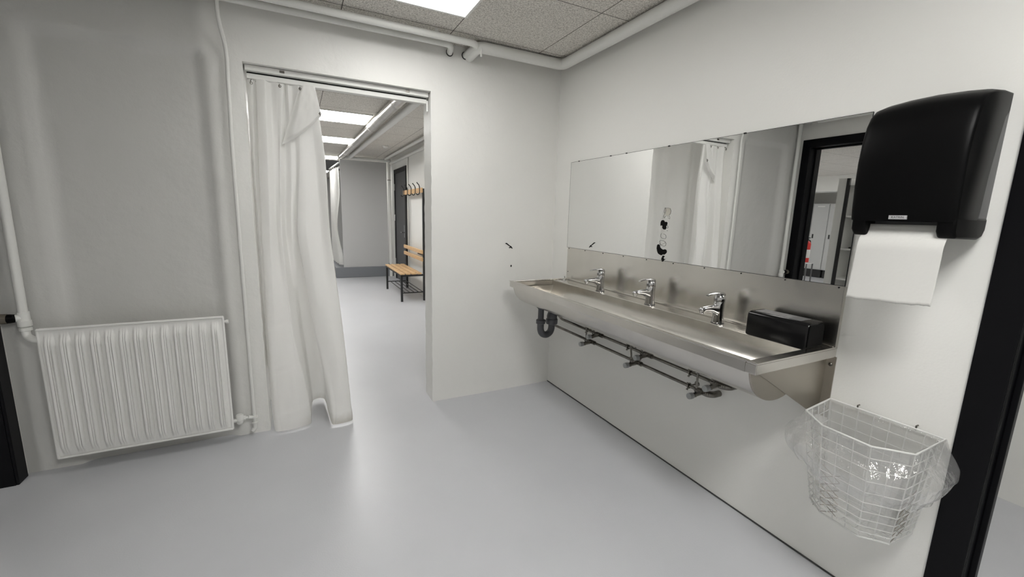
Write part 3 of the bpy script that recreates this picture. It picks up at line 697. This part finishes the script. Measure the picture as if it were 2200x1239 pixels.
# black box on the ledge
bx = thing('soap_box', (-.09,-1.82,.869), 'black plastic box lying on the right end of the trough ledge', 'box')
def rrect(x0,x1,z0,z1,rad,n=5):
    out = []
    for cx, cz, a0 in ((x1-rad,z1-rad,0),(x0+rad,z1-rad,90),(x0+rad,z0+.004,180),(x1-rad,z0+.004,270)):
        r_ = rad if a0 < 180 else .004
        if a0 >= 180: cx = x0+.004 if a0 == 180 else x1-.004
        for i in range(n+1):
            a = math.radians(a0+90*i/n); out.append((cx+r_*math.cos(a), cz+r_*math.sin(a)))
    return out
b = MB()
sec_ = rrect(-.147,-.040,.8690,.968,.018)
def shrink(sec, d):
    cx = sum(p[0] for p in sec)/len(sec); cz = sum(p[1] for p in sec)/len(sec)
    return [(p[0]+(cx-p[0])*d, p[1]+(cz-p[1])*d) for p in sec]
b.loft([[(x,y,z) for x,z in s_] for s_, y in ((shrink(sec_,.06),-1.703),(sec_,-1.709),(sec_,-1.926),(shrink(sec_,.05),-1.932))])
b.build('housing', 'black_box', bx, smooth=30)
b = MB(); b.prism(shrink(rrect(-.140,-.046,.878,.958,.012),0),'y',-1.9315,-1.9345); b.build('end_cap', 'black_gloss', bx, smooth=30)
b = MB(); b.box(-.128,-.060,-1.895,-1.722,.9675,.9686); b.build('top_label', 'label_grey', bx, smooth=0)
b = MB(); b.box(-.126,-.062,-1.893,-1.85,.9686,.9690); b.build('label_panel', 'grey_plastic', bx, smooth=0)

# ================================================================== MIRROR
mi = thing('wall_mirror', (-.004,-1.08,1.1), 'wide frameless rectangular mirror above the trough, with patches of lost silvering', 'mirror')
MB().box(-.006,-.001,-1.957,-.197,1.100,1.690).build('glass', 'mirror', mi, smooth=0)
e = MB()
for y0,y1,z0,z1 in ((-1.958,-.1955,1.690,1.6915),(-1.958,-.1955,1.0985,1.100),(-1.9585,-1.957,1.1,1.69),(-.197,-.1955,1.1,1.69)): e.box(-.0062,-.001,y0,y1,z0,z1)
e.build('dark_edge', 'ink', mi, smooth=0)
for y in (-.29,-.62,-.76,-1.08,-1.5): MB().box(-.008,-.0062,y-.006,y+.006,1.688,1.694).build('edge_clip', 'ink', mi, smooth=0)
def patch(name, pts, mat):
    c = MB(); c.prism(pts,'x',-.0066,-.0061); return c.build(name, mat, mi, smooth=0)
def irregular(cy, cz, ry, rz, n=40, amp=.25, seed=0, freq=2.2):
    return [(cy+ry*math.cos(a)*(1+amp*nse(math.cos(a)*freq+seed,math.sin(a)*freq,seed)), cz+rz*math.sin(a)*(1+amp*nse(math.cos(a)*freq,math.sin(a)*freq+seed,seed+5))) for a in (2*math.pi*i/n for i in range(n))]
def px2(px, py):      # region of the photo around the worn silvering, straight on the glass (y falls to the right, z falls downward)
    return (-1.094-(px-345)*.000297-(py-465)*.00000, 1.2885-(py-465)*.000283-(px-345)*.00003)
patch('silvering_loss', [px2(*q) for q in ((252,440),(262,405),(285,385),(318,380),(345,395),(352,412),(380,402),(408,408),(415,430),(410,462),(392,480),(398,505),(388,545),(350,552),(318,545),(300,520),(305,495),(285,478),(262,498),(254,480))], 'hole')
patch('silvering_loss', [px2(*q) for q in ((228,850),(260,846),(284,856),(292,890),(312,908),(360,924),(390,916),(415,908),(445,916),(460,940),(452,970),(432,992),(400,1016),(372,1012),(360,1026),(330,1040),(290,1032),(255,1020),(228,980),(212,930),(214,880))], 'hole')
patch('silvering_loss', [px2(*q) for q in ((358,1045),(395,1032),(420,1040),(405,1062),(395,1078),(425,1096),(450,1080),(440,1096),(415,1112),(402,1135),(380,1152),(352,1146),(366,1130),(335,1112),(352,1096),(345,1078),(362,1066))], 'hole')
def scratch(pts, r=.0011, closed=False):
    c = MB(); P = [(-.0066,*px2(*q)) for q in pts]
    c.tube(P, r, 5); c.build('silvering_stain', 'stain', mi)
scratch(((330,150),(318,190),(316,235),(332,262),(345,240),(350,200),(342,160),(330,150)))
scratch(((345,155),(400,148),(452,155),(468,195),(466,240),(440,272),(432,284),(455,310),(452,345),(425,336),(410,300),(385,292),(345,300),(335,338),(310,325),(318,290),(340,270)))
patch('silvering_stain', [px2(*q) for q in ((352,160),(400,153),(448,160),(462,198),(458,236),(432,270),(410,292),(380,284),(350,280),(362,230))], 'pale_stain')
scratch(((402,470),(428,478),(435,505),(415,520),(400,508)))
scratch(((405,560),(430,555),(428,572)),.0008)
scratch(((300,632),(285,650),(285,690),(300,715),(345,722),(390,720),(412,690),(405,655),(385,640),(340,632)),.0008)
scratch(((262,800),(280,768),(330,760),(390,765),(425,800),(418,840),(380,862),(300,850),(262,825)),.0009)
scratch(((275,795),(310,850),(350,820),(400,790)),.0006)

# ================================================================== PAPER TOWEL DISPENSER
dp = thing('paper_towel_dispenser', (-.1,-2.16,1.29), 'large black paper towel dispenser on the right wall', 'dispenser')
PROF = [(-.006,1.684),(-.06,1.683),(-.12,1.676),(-.165,1.660),(-.188,1.640),(-.204,1.610),(-.216,1.560),(-.222,1.500),(-.220,1.43),(-.214,1.36),(-.209,1.331),(-.075,1.331),(-.066,1.36),(-.060,1.456),(-.045,1.54),(-.026,1.622),(-.006,1.640)]
def dprof(y):
    t_ = (y+2.1575)/.1175            # -1..1 (right..left)
    cz = .010*(1-t_*t_)*1.0-.004
    sx = 1.0+.02*(1-t_*t_)
    return [(x*sx if x < -.1 else x, z+cz*max(0,(z-1.45)/.23)) for x, z in PROF]
rings = []
for y, s_ in ((-2.2755,.10),(-2.2745,.05),(-2.271,.022),(-2.264,.006),(-2.255,0),(-2.22,0),(-2.16,0),(-2.10,0),(-2.055,0),(-2.046,.006),(-2.039,.022),(-2.0355,.05),(-2.0345,.10)):
    P = dprof(y); cx, cz = -.11, 1.50
    rings.append([(x+(cx-x)*s_*.9, y, z+(cz-z)*s_*.45) for x, z in P])
c = MB(); c.loft(rings); c.build('cover', 'black_gloss', dp, smooth=40)
for ya, yb, in ((-2.2755,-2.236),(-2.076,-2.0395)):
    c = MB()
    c.prism([(-.209,1.345),(-.206,1.305),(-.190,1.288),(-.045,1.285),(-.018,1.292),(-.004,1.312),(-.004,1.345)],'y',ya,yb); c.build('side_cheek', 'black_gloss', dp, smooth=40, bevel=.006, bseg=3)
c = MB(); c.prism([(-.0008,1.655),(-.022,1.635),(-.040,1.55),(-.055,1.456),(-.061,1.36),(-.064,1.335),(-.0008,1.335)],'y',-2.2725,-2.043); c.build('back_plate', 'grey_plastic', dp, smooth=0, bevel=.003)
c = MB(); c.box(-.150,-.012,-2.236,-2.076,1.291,1.3305); c.build('paper_chute', 'pvc', dp, smooth=0)
c = MB(); c.box(-.2190,-.2085,-2.1755,-2.1345,1.3365,1.3475)
bd = c.build('badge', 'badge', dp, smooth=0)
fc = bpy.data.curves.new('lettering', 'FONT'); fc.body = 'KATRIN'; fc.size = .0082; fc.align_x = 'CENTER'; fc.align_y = 'CENTER'; fc.extrude = .0002
fo = bpy.data.objects.new('lettering_curve', fc); COL.objects.link(fo)
bpy.context.view_layer.update()
me = bpy.data.meshes.new_from_object(fo.evaluated_get(bpy.context.evaluated_depsgraph_get())); bpy.data.objects.remove(fo)
me.materials.clear(); me.materials.append(M['ink'])
me.transform(Matrix.Translation((-.2191,-2.155,1.342)) @ Matrix(((0,0,-1,0),(-1,0,0,0),(0,1,0,0),(0,0,0,1))) @ Matrix.Diagonal((1.0,1.0,1.0,1)))
lo = bpy.data.objects.new('lettering', me); COL.objects.link(lo); attach(lo, bd)
# paper
def paper_fn(u, v):
    y = -2.0605-.198*u+.004*v*(.5-u)+.0045*v
    zb = 1.0895+.012*u+.0035*nse(u*9,1.3)+.0018*nse(u*37,4.1)
    z = 1.322*(1-v)+zb*v
    x = -.176-.026*sstep(0,.3,v)+.004*math.sin(v*3)-.004*math.sin(u*math.pi)*v
    return (x,y,z)
o = MB().grid(paper_fn, 60, 24).build('paper_towel', 'paper', smooth=60, solid=.0008)
tag(o, 'white paper towel sheet with a torn edge hanging from the black dispenser', 'paper towel')

# ================================================================== WASTE BASKET
BT = [(-.013,-1.975),(-.205,-1.995),(-.272,-2.080),(-.279,-2.215),(-.212,-2.292),(-.013,-2.291)]
BB = [(-.013,-2.000),(-.130,-2.015),(-.182,-2.075),(-.192,-2.192),(-.142,-2.252),(-.013,-2.262)]
ZT, ZB = .68, .335
def bpt(s, k):       # s along perimeter 0..6, k 0 bottom..1 top
    i = int(s) % 6; f = s-int(s)
    a = Vector(BT[i]).lerp(Vector(BT[(i+1)%6]), f); b = Vector(BB[i]).lerp(Vector(BB[(i+1)%6]), f)
    c = b.lerp(a, k**.8); return Vector((c.x, c.y, ZB+(ZT-ZB)*k))
bn = thing('wire_waste_basket', (-.14,-2.14,ZB), 'white wire waste basket fixed to the wall beside the black door frame', 'waste basket')
for k in (1.0,0.0): MB().tube([bpt(i*1.0,k) for i in range(7)],.0032,8,caps=False).build('rim_wire', 'wire', bn)
r = MB()
for k in (.88,.76,.64,.52,.41,.31,.22,.14,.07): r.tube([bpt(i*1.0,k) for i in range(7)],.0016,6,caps=False)
for i, n in enumerate((4,2,3,2,4,7)):
    for j in range(n): r.tube([bpt(i+j/n,0),bpt(i+j/n,.5),bpt(i+j/n,1)],.0016,6)
for j in range(1,6):
    f_ = j/6
    y = -2.0-.25*f_; r.tube([(-.015,y,ZB),(-.165,y,ZB)],.0016,6)
for x in (-.06,-.11,-.155): r.tube([(x,-2.03,ZB),(x,-2.235,ZB)],.0016,6)
r.build('wire_mesh', 'wire', bn)
for i in (0,2,4):
    r = MB()
    for k in range(12):
        f0 = k/12; r.tube([bpt(i+.02+.9*((k*.5)%1),.02+.5*f0),bpt(i+.02+.9*((k*.5+.5)%1),.02+.5*f0+.12)],.0011,5)
    r.build('cross_wire', 'wire_rust', bn)
for y in (-2.06,-2.22): MB().tube([(-.0005,y,.690),(-.012,y,.690),(-.012,y,.676)],.0025,6).build('wall_hook', 'pipe_chrome', bn)
def liner_fn(u, v):
    s = u*6
    def ctr(k, out, z):
        p = bpt(min(s,5.9999),max(0,min(1,k))); c = Vector((-.14,-2.14))
        i = int(s) % 6
        d = Vector((p.x-c.x,p.y-c.y)); d.normalize()
        # smooth the octagon where the film stands off
        return Vector((p.x+d.x*out, p.y+d.y*out, z))
    n1 = nse(u*17+3, v*6, 1.0); n2 = nse(u*47, v*13, 5.0); n1c = nse(math.cos(2*math.pi*u)*2.3,math.sin(2*math.pi*u)*2.3,v*4)
    wallside = 1 if (s > 5.0) else 0
    if v < .45:                    # inside
        t_ = v/.45; k = .05+.95*t_
        p = ctr(k, -.012-.012*(1-t_)+.010*n1c*(1-t_)*2, ZB+.02+(ZT-ZB-.02)*t_)
        if v == 0: pass
    else:
        t_ = (v-.45)/.55
        ang = 2*math.pi*u
        o_ = .004+.056*sstep(0,.55,t_)-.030*sstep(.7,1,t_) + .020*n1c*t_
        zz = ZT+.006*math.sin(min(1,t_*6)*math.pi) - (.175+.04*nse(math.cos(ang)*1.7+4,math.sin(ang)*1.7,2))*t_
        if wallside: o_ = min(o_*.15,.006)
        k = 1-(.145*t_)/(ZT-ZB)*.6
        p = ctr(k, o_, zz)
    if not (wallside and False):
        dn = .0035*n2
        p = p+Vector((dn, dn*.7, 0))
    p.x = min(p.x, -.006)
    return p
c = MB(); c.grid(liner_fn, 150, 60)
bmesh.ops.remove_doubles(c.bm, verts=c.bm.verts, dist=.0002)
# bottom of the bag
c.grid(lambda u,v: Vector((-.022-.125*u-.02*math.sin(u*math.pi), -2.02-.225*v, ZB+.016+.012*nse(u*6,v*6,3))), 14, 14)
o = c.build('bin_liner', 'film', smooth=80, recalc=False)
tag(o, 'clear plastic bin bag lining the wire basket, folded over its rim', 'bin bag')

# ================================================================== ROOM BEYOND THE DOORWAY
struct('trim_shower_plinth', MB().box(-1.115,-.0005,6.10,8.0,.0005,.205), 'plinth', smooth=0, bevel=.006)
struct('wall_partition', MB().box(-.965,-.10,6.14,6.18,.205,2.27), 'partition', smooth=0)
sc_ = thing('shower_curtain', (-1.03,6.6,.25), 'white shower curtain at the left edge of the grey partition at the room end', 'curtain')
def scur(u, v):
    y = 6.22+1.1*u; z = 2.13*(1-v)+.24*v
    x = -1.0-.05*u+.045*math.sin(u*30+v*1.2)*(.5+.5*v)-.10*sstep(.2,.6,v)*(1-u)*.8+.09*sstep(.6,1,v)*(1-u)
    return (x, y, z)
MB().grid(scur, 90, 40).build('cloth', 'cloth', sc_, smooth=75)
for i in range(5):
    y = 6.25+.25*i; MB().torus((-1.0-.05*i/4,y,2.16),.028,.003,'x',12,5).build('curtain_ring', 'pipe_chrome', sc_)
o = MB().tube([(-.99,6.0,2.19),(-1.06,7.5,2.19)],.014,10).build('curtain_rod', 'trim_white')
tag(o, 'white rod above the shower curtain at the end of the room', 'curtain rod')
b = MB(); b.box(-.99,-.966,6.13,6.19,2.10,2.14); b.build('rod_bracket', 'trim_white', o)
# far items past the curtain
t = thing('wall_fitting', (-1.62,12.98,1.4), 'small dark fitting on the far wall, left of the shower curtain', 'fitting')
MB().box(-1.75,-1.55,12.85,12.999,1.62,1.95).build('fitting_body', 'black_gloss', t, bevel=.03)
MB().box(-1.95,-1.45,12.75,12.999,1.42,1.5).build('ledge', 'trim_white', t, bevel=.01)

t = thing('shower_curtain', (-2.0,.8,.05), 'white curtain just inside the shower room, seen only in the mirror', 'curtain')
def lcur(u, v):
    y = .28+1.05*u-.06*v*(1-u)
    return (-2.0+.018*math.sin(u*40+v)*(.6+.4*v)+.075*math.exp(-((u-.42-.06*v)/.07)**2)-.05*math.exp(-((u-.30-.05*v)/.05)**2)+.03*math.sin(u*13), y, 2.335*(1-v)+.04*v)
MB().grid(lcur, 140, 30).build('cloth', 'cloth', t, smooth=75)
MB().box(-2.02,-1.98,WT+.01,1.40,2.338,2.3595).build('curtain_rail', 'trim_white', t, smooth=0)
# bench with hook rail
bch = thing('changing_bench', (-.25,4.03,0), 'wooden slatted changing bench with a black steel frame and coat hooks', 'bench')
BY0, BY1 = 3.44, 4.62
def bar(mb, a, b, s=.016):
    a, b = Vector(a), Vector(b)
    lo = Vector((min(a.x,b.x),min(a.y,b.y),min(a.z,b.z))); hi = Vector((max(a.x,b.x),max(a.y,b.y),max(a.z,b.z)))
    d = hi-lo; k = max(range(3), key=lambda i: d[i])
    for i in range(3):
        if i != k: lo[i] -= s; hi[i] += s
    return mb.box(lo.x,hi.x,lo.y,hi.y,lo.z,hi.z)
for y in (BY0+.02,BY1-.02):
    MB_ = MB(); bar(MB_,(-.415,y,0),(-.415,y,.405),.0145); MB_.build('leg', 'black_metal', bch, smooth=0)
    MB_ = MB(); bar(MB_,(-.075,y,0),(-.075,y,1.66),.018); MB_.build('upright', 'black_metal', bch, smooth=0)
fr = MB()
for y in (BY0+.02,BY1-.02): bar(fr,(-.43,y,.39),(-.06,y,.39),.014)
bar(fr,(-.415,BY0,.39),(-.415,BY1,.39),.013)
fr.build('seat_frame', 'black_metal', bch, smooth=0)
for i in range(4):
    x = -.405+i*.084
    s = MB(); s.box(x-.033,x+.033,BY0-.01,BY1+.01,.405,.428); s.build('seat_slat', 'wood', bch, smooth=30, bevel=.006)
for z in (.735,.625):
    s = MB(); s.box(-.118,-.096,BY0-.01,BY1+.01,z-.03,z+.03); s.build('back_slat', 'wood', bch, smooth=30, bevel=.008)
sh = MB()
for y in (BY0+.02,BY1-.02): sh.tube([(-.415,y,.13),(-.075,y,.13)],.008,8)
sr = sh.build('shoe_rack', 'black_metal', bch)
for i in range(5):
    x = -.37+i*.066; MB().tube([(x,BY0+.02,.138),(x,BY1-.02,.138)],.006,8).build('rack_rod', 'black_metal', sr)
s = MB(); s.box(-.115,-.093,BY0-.01,BY1+.01,1.60,1.672); hr = s.build('hook_rail', 'wood', bch, smooth=30, bevel=.006)
for i in range(5):
    y = BY0+.08+i*.255
    h = MB(); h.tube([(-.118,y,1.69),(-.118,y,1.60),(-.135,y,1.575),(-.158,y,1.572),(-.165,y,1.592)],.0075,8,.015); h.tube([(-.118,y,1.67),(-.125,y,1.71),(-.145,y,1.73),(-.160,y,1.748)],.007,8,.02)
    h.build('coat_hook', 'black_metal', bch)
t = thing('grey_flat_items', (-.04,3.6,.69), 'dark grey flat items lodged between the bench back and the wall', 'flat_item')  # stack of flat grey plates, not identified
for k, (z, mt) in enumerate(((.66,'grey_plastic'),(.69,'label_grey'),(.715,'grey_plastic'))):
    MB().box(-.052,-.004,3.38,3.95,z,z+.018).build('sheet', mt, t, smooth=0, bevel=.003)
o = MB().tube([(-.02,4.69,.0),(-.02,4.69,2.24)],.014,10).build('wall_pipe', 'trim_white')
tag(o, 'thin white vertical pipe on the wall between the dark door and the bench', 'pipe')

# ================================================================== LOCKER ROOM (mirror view)
sh = thing('open_shelf', (-4.7,-.2,0), 'tall white cubby shelf with a black edge strip, reflected beside the dispenser', 'shelf')
MB().box(-4.95,-4.5,.243,.335,0,1.885).build('side_panel', 'trim_white', sh, smooth=0)
MB().box(-4.95,-4.5,-.785,-.70,0,1.885).build('side_panel', 'trim_white', sh, smooth=0)
MB().box(-4.52,-4.494,.207,.2425,0,1.885).build('edge_strip', 'black_metal', sh, smooth=0)
MB().box(-4.955,-4.945,-.70,.243,0,1.8).build('back_panel', 'trim_white', sh, smooth=0)
for z in (.05,.60,.985,1.4,1.785): MB().box(-4.945,-4.53,-.70,.2425,z,z+.022).build('shelf_board', 'trim_white', sh, smooth=0)
o = MB().lathe((-4.72,.03,1.0075),[(.17,0),(.165,.012),(.10,.03),(.07,.06),(.03,.075)]).build('dark_cap', 'black_gloss')
tag(o, 'dark flat cap lying on the white cubby shelf, seen in the mirror', 'cap')
for i in range(6):
    y = 4.55-i*.36
    lk = thing('locker', (-9.6,y,.0), 'grey steel locker in the row at the end of the locker room', 'locker', 'lockers in a row at the end of the locker room')
    MB().box(-9.95,-9.55,y-.178,y+.178,.2,1.78).build('locker_body', 'locker', lk, smooth=0)
    dd = MB().box(-9.55,-9.535,y-.17,y+.17,.22,1.76).build('locker_door', 'locker', lk, smooth=0, bevel=.003)
    MB().box(-9.534,-9.525,y+.09,y+.12,.95,1.05).build('latch', 'black_metal', dd, smooth=0)
    MB().box(-9.5345,-9.533,y-.08,y+.08,1.70,1.725).build('number_plate', 'trim_white', dd, smooth=0)
    f = MB(); f.box(-9.9,-9.6,y-.16,y+.16,0,.2); f.build('plinth', 'black_metal', lk, smooth=0)
st = thing('tubular_stand', (-7.2,2.06,0), 'small grey metal stand under the red extinguisher', 'stand')
s = MB(); s.box(-7.32,-7.08,1.94,2.18,.53,.55); s.build('stand_top', 'locker', st, smooth=0)
for dx in (-.1,.1):
    for dy in (-.1,.1): MB().cyl((-7.2+dx,2.06+dy,0),(-7.2+dx,2.06+dy,.53),.012,10).build('leg', 'grey_plastic', st)
fe = thing('fire_extinguisher', (-7.2,2.06,.55), 'red fire extinguisher on the small stand, seen in the mirror', 'fire extinguisher')
MB().lathe((-7.2,2.06,.55),[(.06,0),(.07,.01),(.07,.36),(.055,.40),(.02,.42)]).build('cylinder', 'red', fe)
MB().lathe((-7.2,2.06,.64),[(.0706,0),(.0712,.001),(.0712,.16),(.0706,.161)]).build('white_label', 'paper', fe)
s = MB(); s.cyl((-7.2,2.06,.97),(-7.2,2.06,1.02),.018); s.box(-7.27,-7.15,2.045,2.075,1.02,1.035); s.tube([(-7.22,2.06,.99),(-7.31,2.06,.97),(-7.30,2.06,.7)],.011,8,.04); s.build('valve_handle', 'black_metal', fe)
